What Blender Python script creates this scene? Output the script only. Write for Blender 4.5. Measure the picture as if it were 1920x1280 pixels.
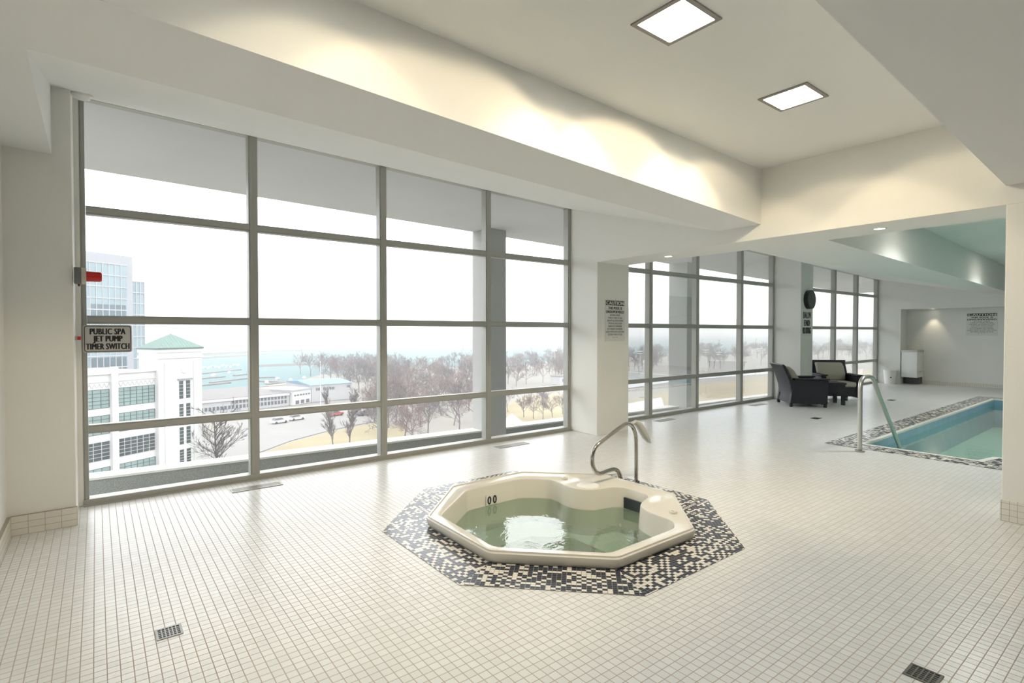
import bpy, bmesh, math, random
from mathutils import Vector, Matrix
for o in list(bpy.data.objects): bpy.data.objects.remove(o)
S = bpy.context.scene
COL = S.collection
random.seed(4)
# ------------------------------------------------------------------ camera
FPX = 1003.0
AL = math.atan(1290 / FPX); PIT = -math.atan(18 / FPX)
CAM = Vector((0, 0, 1.5))
FW = Vector((math.cos(AL) * math.cos(PIT), math.sin(AL) * math.cos(PIT), math.sin(PIT)))
RT = Vector((math.sin(AL), -math.cos(AL), 0)); UP = RT.cross(FW)
cd = bpy.data.cameras.new('camera'); cam = bpy.data.objects.new('camera', cd); COL.objects.link(cam)
cd.sensor_width = 36; cd.lens = FPX / 1920 * 36; cd.clip_start = 0.05; cd.clip_end = 20000
cam.location = CAM
cam.rotation_euler = Matrix((RT, UP, -FW)).transposed().to_euler()
S.camera = cam
# ------------------------------------------------------------------ world, exposure
S.view_settings.view_transform = 'Standard'; S.view_settings.look = 'None'
S.view_settings.gamma = 1; S.view_settings.use_curve_mapping = False
S.view_settings.exposure = 0.36
SKY = 3.2
HAZE = .0008
w = bpy.data.worlds.new('overcast_sky'); S.world = w; w.use_nodes = True
nt = w.node_tree; nt.nodes.clear()
out = nt.nodes.new('ShaderNodeOutputWorld'); bg = nt.nodes.new('ShaderNodeBackground')
geo = nt.nodes.new('ShaderNodeTexCoord'); sx = nt.nodes.new('ShaderNodeSeparateXYZ'); rp = nt.nodes.new('ShaderNodeValToRGB')
nt.links.new(geo.outputs['Generated'], sx.inputs[0]); nt.links.new(sx.outputs['Z'], rp.inputs[0])
rp.color_ramp.elements[0].position = 0.0; rp.color_ramp.elements[0].color = (.86, .93, 1, 1)
rp.color_ramp.elements[1].position = 0.5; rp.color_ramp.elements[1].color = (1, 1, 1, 1)
nt.links.new(rp.outputs[0], bg.inputs[0]); bg.inputs[1].default_value = SKY
nt.links.new(bg.outputs[0], out.inputs[0])

def area(name, loc, size, power, color, rot=(0, 0, 0), spread=math.pi, sizey=None, portal=False):
    l = bpy.data.lights.new(name, 'AREA'); l.energy = power; l.color = color; l.shape = 'RECTANGLE'
    l.size = size; l.size_y = sizey or size; l.spread = spread
    if portal: l.cycles.is_portal = True
    o = bpy.data.objects.new(name, l); o.location = loc; o.rotation_euler = rot; COL.objects.link(o); return o
# window portals guide the sky light in
for i, (xa, xb) in enumerate(((-.1, 5.7), (6.39, 12.03), (12.61, 18.35))):
    area('sky_portal', ((xa + xb) / 2, 6.25, 1.7), xb - xa, 1, (1, 1, 1), (math.radians(-90), 0, 0), sizey=3.5, portal=True)

# ------------------------------------------------------------------ pixel ray helpers (find real places)
def ray(x, y): return FW + RT * ((x - 960) / FPX) + UP * ((640 - y) / FPX)
def onz(x, y, z=0.0): d = ray(x, y); return CAM + d * ((z - CAM.z) / d.z)
def onY(x, y, Y): d = ray(x, y); return CAM + d * (Y / d.y)
def onX(x, y, X): d = ray(x, y); return CAM + d * (X / d.x)
def dep(x, y, d): return CAM + ray(x, y) * d
# ------------------------------------------------------------------ materials
MATS = {}
def mat(name, col, rough=.5, metal=0, spec=.5, noise=0, nscale=8, bump=0, bscale=60, emit=None, estr=0):
    if name in MATS: return MATS[name]
    m = bpy.data.materials.new(name); m.use_nodes = True; n = m.node_tree; b = n.nodes['Principled BSDF']
    b.inputs['Base Color'].default_value = (*col, 1); b.inputs['Roughness'].default_value = rough
    b.inputs['Metallic'].default_value = metal; b.inputs['Specular IOR Level'].default_value = spec
    tc = n.nodes.new('ShaderNodeTexCoord')
    nz = n.nodes.new('ShaderNodeTexNoise'); nz.inputs['Scale'].default_value = nscale; nz.inputs['Detail'].default_value = 4
    n.links.new(tc.outputs['Object'], nz.inputs['Vector'])
    if noise:
        mx = n.nodes.new('ShaderNodeMix'); mx.data_type = 'RGBA'
        mx.inputs[6].default_value = (*[c * (1 - noise) for c in col], 1); mx.inputs[7].default_value = (*[min(1, c * (1 + noise)) for c in col], 1)
        n.links.new(nz.outputs['Fac'], mx.inputs[0]); n.links.new(mx.outputs[2], b.inputs['Base Color'])
    if bump:
        n2 = n.nodes.new('ShaderNodeTexNoise'); n2.inputs['Scale'].default_value = bscale
        n.links.new(tc.outputs['Object'], n2.inputs['Vector'])
        bp = n.nodes.new('ShaderNodeBump'); bp.inputs['Strength'].default_value = bump; bp.inputs['Distance'].default_value = .01
        n.links.new(n2.outputs['Fac'], bp.inputs['Height']); n.links.new(bp.outputs[0], b.inputs['Normal'])
    if emit: b.inputs['Emission Color'].default_value = (*emit, 1); b.inputs['Emission Strength'].default_value = estr
    MATS[name] = m; return m
def M_(n, op, a, b=None, c=None):
    k = n.nodes.new('ShaderNodeMath'); k.operation = op
    for i, v in enumerate((a, b, c)):
        if v is None: continue
        if isinstance(v, (int, float)): k.inputs[i].default_value = v
        else: n.links.new(v, k.inputs[i])
    return k.outputs[0]
def grid_mat(name, base, grout, pitch, gw, ax=('X', 'Y'), off=(0, 0), rough=.25, var=.06, spec=.5, src='Object', big=None):
    m = bpy.data.materials.new(name); m.use_nodes = True; n = m.node_tree; b = n.nodes['Principled BSDF']
    tc = n.nodes.new('ShaderNodeTexCoord'); s = n.nodes.new('ShaderNodeSeparateXYZ'); n.links.new(tc.outputs[src], s.inputs[0])
    p = pitch if isinstance(pitch, tuple) else (pitch, pitch)
    u = M_(n, 'DIVIDE', M_(n, 'SUBTRACT', s.outputs[ax[0]], off[0]), p[0]); v = M_(n, 'DIVIDE', M_(n, 'SUBTRACT', s.outputs[ax[1]], off[1]), p[1])
    fu = M_(n, 'FRACT', u); fv = M_(n, 'FRACT', v)
    g = M_(n, 'MAXIMUM', M_(n, 'LESS_THAN', fu, gw / p[0]), M_(n, 'LESS_THAN', fv, gw / p[1]))
    cx = n.nodes.new('ShaderNodeCombineXYZ'); n.links.new(M_(n, 'FLOOR', u), cx.inputs[0]); n.links.new(M_(n, 'FLOOR', v), cx.inputs[1])
    wn = n.nodes.new('ShaderNodeTexWhiteNoise'); n.links.new(cx.outputs[0], wn.inputs['Vector'])
    mv = n.nodes.new('ShaderNodeMix'); mv.data_type = 'RGBA'
    mv.inputs[6].default_value = (*[c * (1 - var) for c in base], 1); mv.inputs[7].default_value = (*[min(1, c * (1 + var)) for c in base], 1)
    n.links.new(wn.outputs['Value'], mv.inputs[0])
    mx = n.nodes.new('ShaderNodeMix'); mx.data_type = 'RGBA'; n.links.new(g, mx.inputs[0]); n.links.new(mv.outputs[2], mx.inputs[6]); mx.inputs[7].default_value = (*grout, 1)
    n.links.new(mx.outputs[2], b.inputs['Base Color'])
    n.links.new(M_(n, 'ADD', rough, M_(n, 'MULTIPLY', g, .4)), b.inputs['Roughness']); b.inputs['Specular IOR Level'].default_value = spec
    MATS[name] = m; return m
def mosaic_mat(name, pitch, p_white=.40):
    m = bpy.data.materials.new(name); m.use_nodes = True; n = m.node_tree; b = n.nodes['Principled BSDF']
    tc = n.nodes.new('ShaderNodeTexCoord'); s = n.nodes.new('ShaderNodeSeparateXYZ'); n.links.new(tc.outputs['UV'], s.inputs[0])
    u = M_(n, 'DIVIDE', s.outputs['X'], pitch); v = M_(n, 'DIVIDE', s.outputs['Y'], pitch * .8)
    cu = M_(n, 'FLOOR', u); cv = M_(n, 'FLOOR', v)
    g = M_(n, 'MAXIMUM', M_(n, 'LESS_THAN', M_(n, 'FRACT', u), .1), M_(n, 'LESS_THAN', M_(n, 'FRACT', v), .1))
    cx = n.nodes.new('ShaderNodeCombineXYZ'); n.links.new(cu, cx.inputs[0]); n.links.new(cv, cx.inputs[1])
    wn = n.nodes.new('ShaderNodeTexWhiteNoise'); n.links.new(cx.outputs[0], wn.inputs['Vector'])
    # column-wise alternation broken up by chance
    par = M_(n, 'MODULO', M_(n, 'ABSOLUTE', M_(n, 'ADD', cu, cv)), 2)
    isw = M_(n, 'LESS_THAN', M_(n, 'SUBTRACT', wn.outputs['Value'], M_(n, 'MULTIPLY', par, .45)), p_white - .22)
    mx = n.nodes.new('ShaderNodeMix'); mx.data_type = 'RGBA'; n.links.new(isw, mx.inputs[0])
    mx.inputs[6].default_value = (.018, .024, .045, 1); mx.inputs[7].default_value = (.75, .72, .64, 1)
    m2 = n.nodes.new('ShaderNodeMix'); m2.data_type = 'RGBA'; n.links.new(g, m2.inputs[0]); n.links.new(mx.outputs[2], m2.inputs[6]); m2.inputs[7].default_value = (.25, .25, .25, 1)
    n.links.new(m2.outputs[2], b.inputs['Base Color']); b.inputs['Roughness'].default_value = .22
    MATS[name] = m; return m
def glass_mat(name, tint, ior, bump=0, bscale=5, maxr=1.0, rough=0.0):
    m = bpy.data.materials.new(name); m.use_nodes = True; n = m.node_tree; n.nodes.clear()
    o = n.nodes.new('ShaderNodeOutputMaterial'); t = n.nodes.new('ShaderNodeBsdfTransparent'); g = n.nodes.new('ShaderNodeBsdfGlossy')
    t.inputs[0].default_value = (*tint, 1); g.inputs['Roughness'].default_value = rough; g.inputs['Color'].default_value = (1, 1, 1, 1)
    f = n.nodes.new('ShaderNodeFresnel'); f.inputs[0].default_value = ior; mx = n.nodes.new('ShaderNodeMixShader')
    n.links.new(M_(n, 'MULTIPLY', f.outputs[0], maxr), mx.inputs[0]); n.links.new(t.outputs[0], mx.inputs[1]); n.links.new(g.outputs[0], mx.inputs[2]); n.links.new(mx.outputs[0], o.inputs[0])
    if bump:
        tc = n.nodes.new('ShaderNodeTexCoord'); nz = n.nodes.new('ShaderNodeTexNoise'); nz.inputs['Scale'].default_value = bscale; nz.inputs['Detail'].default_value = 3
        nz.inputs['Distortion'].default_value = 1.2
        n.links.new(tc.outputs['Object'], nz.inputs['Vector']); bp = n.nodes.new('ShaderNodeBump'); bp.inputs['Strength'].default_value = bump; bp.inputs['Distance'].default_value = .02
        n.links.new(nz.outputs['Fac'], bp.inputs['Height']); n.links.new(bp.outputs[0], g.inputs['Normal']); n.links.new(bp.outputs[0], f.inputs['Normal'])
    MATS[name] = m; return m

PL = mat('painted_plaster', (.82, .82, .785), .75, spec=.25, noise=.02, nscale=3, bump=.15, bscale=180)
PLC = mat('ceiling_plaster', (.82, .825, .81), .8, spec=.2, noise=.015, nscale=2)
TILE = grid_mat('floor_tile', (.74, .755, .755), (.40, .35, .31), .0475, .0042, off=(-.217, .02), rough=.27, var=.035)
BASET = grid_mat('base_tile', (.74, .72, .66), (.40, .35, .30), (.095, .0475), .003, ax=('X', 'Z'), off=(-.13, 0), rough=.3, var=.03)
BASETY = grid_mat('base_tile_side', (.74, .72, .66), (.40, .35, .30), (.0475, .0475), .003, ax=('Y', 'Z'), rough=.3, var=.03)
MOS = mosaic_mat('dark_mosaic', .030); MOSP = mosaic_mat('pool_mosaic', .045, .42)
FRAME = mat('window_aluminium', (.42, .42, .39), .45, .3, noise=.03)
STEEL = mat('stainless_steel', (.42, .40, .37), .16, 1)
STEELB = mat('brushed_steel', (.55, .54, .51), .35, 1)
SPA = mat('spa_acrylic', (.72, .70, .64), .14, noise=.02, nscale=5)
SPADARK = mat('dark_plastic', (.03, .04, .05), .3)
WHITE = mat('white_plastic', (.82, .82, .80), .4)
BLACK = mat('black_paint', (.015, .015, .018), .45)
WICK = mat('black_wicker', (.012, .013, .020), .5, noise=.5, nscale=90, bump=.9, bscale=110)
CUSH = mat('beige_cushion', (.42, .40, .34), .9, noise=.12, nscale=60, bump=.3, bscale=200)
RED = mat('red_lens', (.62, .02, .015), .25)
GREYBOX = mat('grey_metal_box', (.16, .17, .17), .5)
COLLAR = mat('beige_collar', (.55, .50, .41), .5)
SIGNW = mat('sign_white', (.72, .72, .69), .4); SIGNG = mat('sign_grey', (.62, .61, .58), .35, .2)
CONC = mat('white_concrete', (.72, .72, .68), .8, noise=.04, nscale=2)
CONCD = mat('speckled_concrete', (.30, .31, .295), .9, noise=.55, nscale=70)
SOFF = mat('soffit_plaster', (.62, .63, .62), .85, noise=.07, nscale=.9)
GLASS = glass_mat('window_glass', (.985, .995, .99), 1.5, maxr=.5)
SPAW = glass_mat('spa_water', (.68, .83, .78), 1.65, bump=.16, bscale=6)
POOLW = glass_mat('pool_water', (.74, .88, .84), 1.33, bump=.12, bscale=3.0)
POOLT = grid_mat('pool_wall_tile', (.20, .36, .47), (.33, .42, .47), .15, .006, ax=('X', 'Z'), rough=.3, var=.08)
POOLF = mat('pool_floor_plaster', (.60, .70, .62), .7, noise=.05, nscale=4)
LAMP = mat('lamp_panel', (1, 1, 1), .5, emit=(1, .94, .82), estr=32)
DLAMP = mat('downlight_lens', (1, 1, 1), .5, emit=(1, .93, .8), estr=6)

# ------------------------------------------------------------------ mesh helpers
def link(name, bm, m, parent=None, smooth=False, kind=None, bevel=0, mats=None):
    me = bpy.data.meshes.new(name)
    if 'water' not in name and 'floor' not in name: bmesh.ops.recalc_face_normals(bm, faces=bm.faces)
    bm.to_mesh(me); bm.free()
    for mm in (mats or [m]): me.materials.append(mm)
    if smooth:
        for p in me.polygons: p.use_smooth = True
    o = bpy.data.objects.new(name, me); COL.objects.link(o)
    if parent is not None: o.parent = parent
    if kind: o['kind'] = kind
    if bevel:
        b = o.modifiers.new('bevel', 'BEVEL'); b.width = bevel; b.segments = 2; b.limit_method = 'ANGLE'
    return o
def box(bm, x0, y0, z0, x1, y1, z1, M=None):
    v = [bm.verts.new((x, y, z)) for z in (z0, z1) for y in (y0, y1) for x in (x0, x1)]
    for f in ((0, 2, 3, 1), (4, 5, 7, 6), (0, 1, 5, 4), (2, 6, 7, 3), (0, 4, 6, 2), (1, 3, 7, 5)): bm.faces.new([v[i] for i in f])
    if M is not None: bmesh.ops.transform(bm, matrix=M, verts=v)
    return v
def B(*a, M=None):
    bm = bmesh.new()
    for i in range(0, len(a), 6): box(bm, *a[i:i + 6], M=M)
    return bm
def loft(bm, secs, caps=True):
    rings = [[bm.verts.new(p) for p in s] for s in secs]
    for a, b in zip(rings, rings[1:]):
        for i in range(len(a)): bm.faces.new((a[i], a[(i + 1) % len(a)], b[(i + 1) % len(a)], b[i]))
    if caps: bm.faces.new(rings[0][::-1]); bm.faces.new(rings[-1])
def cyl(bm, p0, p1, r0, r1=None, n=24, caps=True):
    p0 = Vector(p0); p1 = Vector(p1); r1 = r0 if r1 is None else r1
    d = (p1 - p0).normalized(); a = d.orthogonal().normalized(); b = d.cross(a)
    loft(bm, [[p + (a * math.cos(t) + b * math.sin(t)) * r for t in [2 * math.pi * i / n for i in range(n)]] for p, r in ((p0, r0), (p1, r1))], caps)
def tube(bm, pts, r, n=14, caps=True):
    pts = [Vector(p) for p in pts]; rr = r if isinstance(r, list) else [r] * len(pts)
    secs = []; a = None
    for i, p in enumerate(pts):
        d = (pts[min(i + 1, len(pts) - 1)] - pts[max(i - 1, 0)]).normalized()
        if a is None: a = d.orthogonal().normalized()
        a = (a - d * a.dot(d)).normalized(); b = d.cross(a)
        secs.append([p + (a * math.cos(t) + b * math.sin(t)) * rr[i] for t in [2 * math.pi * k / n for k in range(n)]])
    loft(bm, secs, caps)
def smoothpath(pts, n=6):
    pts = [Vector(p) for p in pts]; res = []
    P = [pts[0]] + pts + [pts[-1]]
    for i in range(1, len(P) - 2):
        for k in range(n):
            t = k / n; a, b, c, d = P[i - 1], P[i], P[i + 1], P[i + 2]
            res.append(.5 * ((2 * b) + (c - a) * t + (2 * a - 5 * b + 4 * c - d) * t * t + (3 * b - a - 3 * c + d) * t ** 3))
    res.append(pts[-1]); return res
def poly_holes(bm, loops, z=0):
    es = []
    for lp in loops:
        vs = [bm.verts.new((p[0], p[1], z)) for p in lp]
        for i in range(len(vs)): es.append(bm.edges.new((vs[i], vs[(i + 1) % len(vs)])))
    r = bmesh.ops.triangle_fill(bm, use_beauty=True, use_dissolve=False, edges=es)
    fs = [g for g in r['geom'] if isinstance(g, bmesh.types.BMFace)]
    for f in fs:
        f.normal_update()
        if f.normal.z < 0: f.normal_flip()
def empty(name, loc, rz=0, label=None, cat=None, group=None):
    o = bpy.data.objects.new(name, None); COL.objects.link(o); o.location = loc; o.rotation_euler = (0, 0, rz); o.empty_display_size = .1
    if label: o['label'] = label; o['category'] = cat
    if group: o['group'] = group
    return o
def tag(o, label, cat, group=None):
    o['label'] = label; o['category'] = cat
    if group: o['group'] = group
    return o
def struct(name, bm, m, bevel=0, **k): return link(name, bm, m, kind='structure', bevel=bevel, **k)
def copy_tree(o, parent=None):
    c = o.copy(); COL.objects.link(c)
    if parent: c.parent = parent
    for ch in list(o.children): copy_tree(ch, c)
    return c
def lettering(name, s, m, parent, w, h, bold=0.0, depth=.0008, M=None):
    """text fitted to w x h metres, centred on the origin, in the XZ plane facing -Y, then transformed by M"""
    cu = bpy.data.curves.new('t', 'FONT'); cu.body = s; cu.align_x = 'CENTER';  cu.extrude = .01; cu.resolution_u = 3; cu.space_character = 1.0 + bold * 3
    to = bpy.data.objects.new('t', cu); COL.objects.link(to)
    bpy.context.view_layer.update()
    me = bpy.data.meshes.new_from_object(to.evaluated_get(bpy.context.evaluated_depsgraph_get()))
    bpy.data.objects.remove(to); bpy.data.curves.remove(cu)
    xs = [v.co.x for v in me.vertices]; ys = [v.co.y for v in me.vertices]
    cx, cy = (min(xs) + max(xs)) / 2, (min(ys) + max(ys)) / 2; sx_, sy_ = w / (max(xs) - min(xs)), h / (max(ys) - min(ys))
    for v in me.vertices:
        q = Vector(((v.co.x - cx) * sx_, -depth if v.co.z > 0 else 0, (v.co.y - cy) * sy_)); v.co = M @ q if M else q
    if bold >= .01:      # heavier strokes: the outline laid down again a little to each side
        bm = bmesh.new(); bm.from_mesh(me); n0 = list(bm.verts) + list(bm.edges) + list(bm.faces); bw = h * bold * 2.2
        ex = (M.to_3x3() @ Vector((1, 0, 0))) if M else Vector((1, 0, 0))
        for sgn in (-1, 1):
            r = bmesh.ops.duplicate(bm, geom=n0); bmesh.ops.translate(bm, vec=ex * bw * sgn + Vector((0, -.00006 * (sgn + 2), 0)), verts=[g for g in r['geom'] if isinstance(g, bmesh.types.BMVert)])
        bm.to_mesh(me); bm.free()
    me.materials.clear(); me.materials.append(m); me.name = name
    o = bpy.data.objects.new(name, me); COL.objects.link(o); o.parent = parent; return o
T = Matrix.Translation
def RZ(a): return Matrix.Rotation(a, 4, 'Z')

# ------------------------------------------------------------------ ceiling heights (the slabs fall gently away from the camera)
WY = 5.885
def zA(X): return 2.843 - .030 * (X + .25)
def zB(X): return 3.504 - .0245 * X
def zS(X): return 3.545 - .021 * X
def zR(X): return 2.93 - .048 * X
SC = Vector((2.985, 3.215, 0))
def octo(r, c=SC):   # apothem r, flat sides along X and Y
    R = r / math.cos(math.pi / 8)
    return [(c.x + R * math.cos(math.pi / 8 + k * math.pi / 4), c.y + R * math.sin(math.pi / 8 + k * math.pi / 4)) for k in range(8)]
POOL = [(8.10, 2.73), (8.10, 1.57), (8.47, 1.50), (8.47, -1.5), (15.78, -1.5), (15.78, 2.79)]
# floor
bm = bmesh.new(); poly_holes(bm, [[(-.6, -3.1), (18.4, -3.1), (19.1, -3.1), (19.1, 5.35), (18.4, 5.35), (18.4, 5.95), (-.6, 5.95)], octo(.97), POOL])
for f in bm.faces:
    if f.normal.z < 0: f.normal_flip()
me_floor = struct('floor', bm, TILE)
# walls
struct('wall_left', B(-.83, -3.1, 0, -.53, 5.36, 3.7), PL)
struct('wall_back', B(-.83, -3.4, 0, 19.2, -3.1, 3.7), mat('bounce_dimming_taupe', (.24, .235, .225), .8))  # unseen wall, darkened to cut bounce onto the left pier and beam undersides
struct('wall_left_pier', B(-.83, 5.35, 0, -.135, 5.99, 3.75, -.2, 5.875, 0, -.098, 5.99, 3.75), PL, bevel=.006)
struct('wall_window_pier', B(5.70, 5.33, 0, 6.39, 5.99, 3.6), PL, bevel=.006)
struct('wall_far_pier', B(12.03, 5.30, 0, 12.61, 5.99, 3.6), PL, bevel=.006)
struct('wall_right', B(5.70, -3.1, 0, 6.34, .957, 2.506), PL, bevel=.006)
struct('wall_header', B(5.70, -3.1, 2.505, 6.34, 5.34, 3.7), PL, bevel=.004)
# far wall with recess
bm = B(18.35, 5.31, 0, 18.9, 5.99, 3.3, 18.35, -3.1, 2.15, 18.9, 5.31, 3.3, 18.88, -3.1, 0, 19.1, 5.31, 2.2)
struct('wall_far', bm, PL)
# base tiles
struct('baseboard_left', B(-.51, 5.325, 0, -.128, 5.352, .145), BASET)
struct('baseboard_wall', B(-.532, -3.1, 0, -.508, 5.33, .145), BASETY)
struct('baseboard_right', B(5.672, -3.1, 0, 5.702, .96, .165), BASETY)
struct('baseboard_far', B(18.86, -3.1, 0, 18.885, 5.31, .10), BASETY)
# ceilings
struct('ceiling', B(-.83, -3.1, 3.255, 5.71, 3.2, 3.6), PLC)
struct('ceiling_pool_room', B(6.3, -3.1, 3.12, 18.5, 3.4, 3.6), PLC)
def yC(X): return 2.72 + .035 * (X + .53)
def sec(X, full=False):
    if full: return [(X, yC(X), zA(X)), (X, 5.36, zA(X)), (X, 5.36, 3.8), (X, yC(X), 3.8)]
    return [(X, yC(X), zA(X)), (X, 3.44, zA(X)), (X, WY + .02, zB(X)), (X, WY + .02, 3.8), (X, yC(X), 3.8)]
bm = bmesh.new(); loft(bm, [sec(-.25), sec(5.705)]); struct('ceiling_window_bulkhead', bm, PLC)
bm = bmesh.new(); loft(bm, [sec(-.83, True), sec(-.25, True)]); struct('ceiling_left_bulkhead', bm, PLC)
bm = bmesh.new(); loft(bm, [[(X, .96, zR(X)), (X, -3.1, zR(X)), (X, -3.1, 3.8), (X, .96, 3.8)] for X in (-.83, 5.705)]); struct('ceiling_right_bulkhead', bm, PLC)
bm = bmesh.new(); loft(bm, [[(X, 2.52 + .04 * (X - 6.34), 2.506), (X, 3.42, 2.506), (X, WY + .02, zB(X)), (X, WY + .02, 3.8), (X, 2.52 + .04 * (X - 6.34), 3.8)] for X in (6.335, 18.4)]); struct('ceiling_pool_bulkhead', bm, PLC)
struct('ceiling_pool_beam', B(6.3, -3.1, 2.5, 18.5, -1.2, 3.6), PLC)
struct('roof_slab', B(-.9, -3.4, 3.78, 19.3, 5.95, 4.0), CONC)

# ------------------------------------------------------------------ windows
def window(n, edges):
    root = empty('window_%d' % n, ((edges[0] + edges[-1]) / 2, WY, 0)); root['kind'] = 'structure'
    inv = T(-root.location)
    def mk(name, bm, m): bmesh.ops.transform(bm, matrix=inv, verts=bm.verts); return link(name, bm, m, root)
    e0, e1 = edges[0], edges[-1]
    for i, x in enumerate(edges):
        if i == 0: a, b = x, x + .038
        elif i == len(edges) - 1: a, b = x - .05, x
        else: a, b = x - .043, x + .043
        bm = B(a, WY, 0, b, WY + .10, zB(x) + .02, a + .012, WY - .012, 0, b - .012, WY, zB(x) + .02, (a + b) / 2 - .004, WY - .0125, 0, (a + b) / 2 + .004, WY - .014, zB(x))
        mk('mullion' if 0 < i < len(edges) - 1 else 'jamb', bm, FRAME)
    for zc, h in ((.655, .036), (1.605, .036), (2.55, .036)):
        mk('transom', B(e0 + .04, WY + .006, zc - h, e1 - .04, WY + .094, zc + h, e0 + .04, WY - .006, zc - h + .012, e1 - .04, WY + .006, zc + h - .012), FRAME)
    mk('sill', B(e0, WY - .02, 0, e1, WY + .11, .055, e0, WY - .05, 0, e1, WY - .02, .012), FRAME)
    bm = bmesh.new(); loft(bm, [[(X, WY + .004, zB(X) - .008), (X, WY + .09, zB(X) - .008), (X, WY + .09, zB(X) + .05), (X, WY + .004, zB(X) + .05)] for X in (e0, e1)])
    mk('head', bm, FRAME)
    bm = bmesh.new()
    v = [bm.verts.new(p) for p in ((e0, WY + .05, .02), (e1, WY + .05, .02), (e1, WY + .05, zB(e1)), (e0, WY + .05, zB(e0)))]; bm.faces.new(v)
    mk('glass_panes', bm, GLASS)
window(1, [-.10, 1.265, 2.665, 4.175, 5.70])
window(2, [6.39, 7.65, 9.06, 10.67, 12.03])
window(3, [12.61, 13.85, 15.33, 16.81, 18.35])

# ------------------------------------------------------------------ balcony outside
bm = bmesh.new(); loft(bm, [[(X, 5.9, zS(X)), (X, 8.63, zS(X)), (X, 8.63, zS(X) + .35), (X, 5.9, zS(X) + .35)] for X in (-8, 24)]); struct('ceiling_balcony', bm, SOFF)
struct('floor_balcony', B(-8, 5.95, -1.15, 24, 8.4, -1.0), CONCD)
def zP(X): return -.295 - .0125 * X
bm = bmesh.new(); loft(bm, [[(X, 8.345, -1.6), (X, 8.345, zP(X) - .03), (X, 8.60, zP(X) - .03), (X, 8.60, -1.6)] for X in (-8, 24)]); struct('wall_balcony_parapet', bm, CONCD)
bm = bmesh.new(); loft(bm, [[(X, 8.33, zP(X) - .03), (X, 8.33, zP(X)), (X, 8.64, zP(X)), (X, 8.64, zP(X) - .03)] for X in (-8, 24)]); struct('trim_parapet_cap', bm, CONC)
struct('wall_slab_edge', B(-8, 5.95, -1.15, 24, 6.0, -.02), CONCD)
for n, x in enumerate((5.76, 12.0, 17.85)):
    c = struct('balcony_column', B(x, 8.10, -1.5, x + .40, 8.66, zS(x) + .05), mat('column_concrete', (.40, .40, .39), .85, noise=.06, nscale=1.5), bevel=.01)

# ------------------------------------------------------------------ hot tub surround and tub
bm = bmesh.new(); uvl = bm.loops.layers.uv.new('UVMap'); oi, oo = octo(.965), octo(1.305)
for k in range(8):
    a, b, c, d = oi[k], oi[(k + 1) % 8], oo[(k + 1) % 8], oo[k]
    for z in (0.0035,):
        vs = [bm.verts.new((p[0], p[1], z)) for p in (d, c, b, a)]; f = bm.faces.new(vs)
        e = (Vector(c) - Vector(d)).normalized(); nn = Vector((-e.y, e.x))
        for l in f.loops:
            q = Vector((l.vert.co.x, l.vert.co.y)) - Vector(d); l[uvl].uv = (q.dot(e) + k * 3.3 + 30, q.dot(nn) + 10)
    vs = [bm.verts.new(p) for p in ((d[0], d[1], 0.0035), (c[0], c[1], 0.0035), (c[0], c[1], 0), (d[0], d[1], 0))]; bm.faces.new(vs)
me = bpy.data.meshes.new('trim_1'); bm.normal_update(); bm.to_mesh(me); bm.free(); me.materials.append(MOS)
o = bpy.data.objects.new('trim_1', me); COL.objects.link(o); o['kind'] = 'structure'

TUB = empty('hot_tub', (SC.x, SC.y, 0), 0, 'octagonal cream hot tub filled with green water, set in dark mosaic', 'hot tub')
TI = T(-SC)
def tub(name, bm, m, smooth=False, bevel=0):
    bmesh.ops.transform(bm, matrix=TI, verts=bm.verts); return link(name, bm, m, TUB, smooth, bevel=bevel)
RH = .078
# inner edge of the deck, anticlockwise from the near left corner
inn = octo(.915)     # 0:(+,+small) ... order: angles 22.5,67.5,...
inner = [inn[3], inn[4], inn[5], (3.20, 2.30)]          # (-,+) (-,-) (-,-low) then near right corner
inner = [(2.62, 4.03), (2.10, 3.60), (2.07, 2.86), (2.60, 2.32), (3.30, 2.325), (3.42, 2.42),
         (3.425, 2.53), (3.44, 2.68), (3.50, 2.80), (3.60, 2.86), (3.74, 2.90), (3.80, 2.96), (3.80, 3.22), (3.73, 3.29), (3.64, 3.315), (3.54, 3.33), (3.46, 3.40), (3.415, 3.50), (3.42, 3.62), (3.45, 3.72), (3.44, 3.83), (3.33, 3.95), (3.20, 4.03)]
outer = octo(1.0)[::1]
def rnd(lp, amt, n=3):    # soften corners of a closed loop
    res = []
    for i, p in enumerate(lp):
        a, b = Vector(lp[i - 1]), Vector(lp[(i + 1) % len(lp)]); p = Vector(p)
        da, db = (a - p), (b - p); ka, kb = min(amt, da.length * .4), min(amt, db.length * .4)
        A_, B_ = p + da.normalized() * ka, p + db.normalized() * kb
        for k in range(n + 1):
            t = k / n; res.append(tuple((A_ * (1 - t) ** 2 + p * 2 * t * (1 - t) + B_ * t * t)))
    return res
inner = rnd(inner, .05); outr = rnd(outer, .04)
def offs(lp, d):
    res = []; n = len(lp)
    for i in range(n):
        p0, p, p1 = Vector(lp[i - 1]), Vector(lp[i]), Vector(lp[(i + 1) % n])
        t = (p1 - p0)
        if t.length < 1e-6: res.append(tuple(p)); continue
        t.normalize(); res.append((p.x + t.y * d, p.y - t.x * d))
    return res
def area2(lp): return sum(lp[i - 1][0] * lp[i][1] - lp[i][0] * lp[i - 1][1] for i in range(len(lp)))
if area2(inner) < 0: inner = inner[::-1]
if area2(outr) < 0: outr = outr[::-1]
bm = bmesh.new(); poly_holes(bm, [offs(outr, -.008), offs(inner, .012)], RH)
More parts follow.
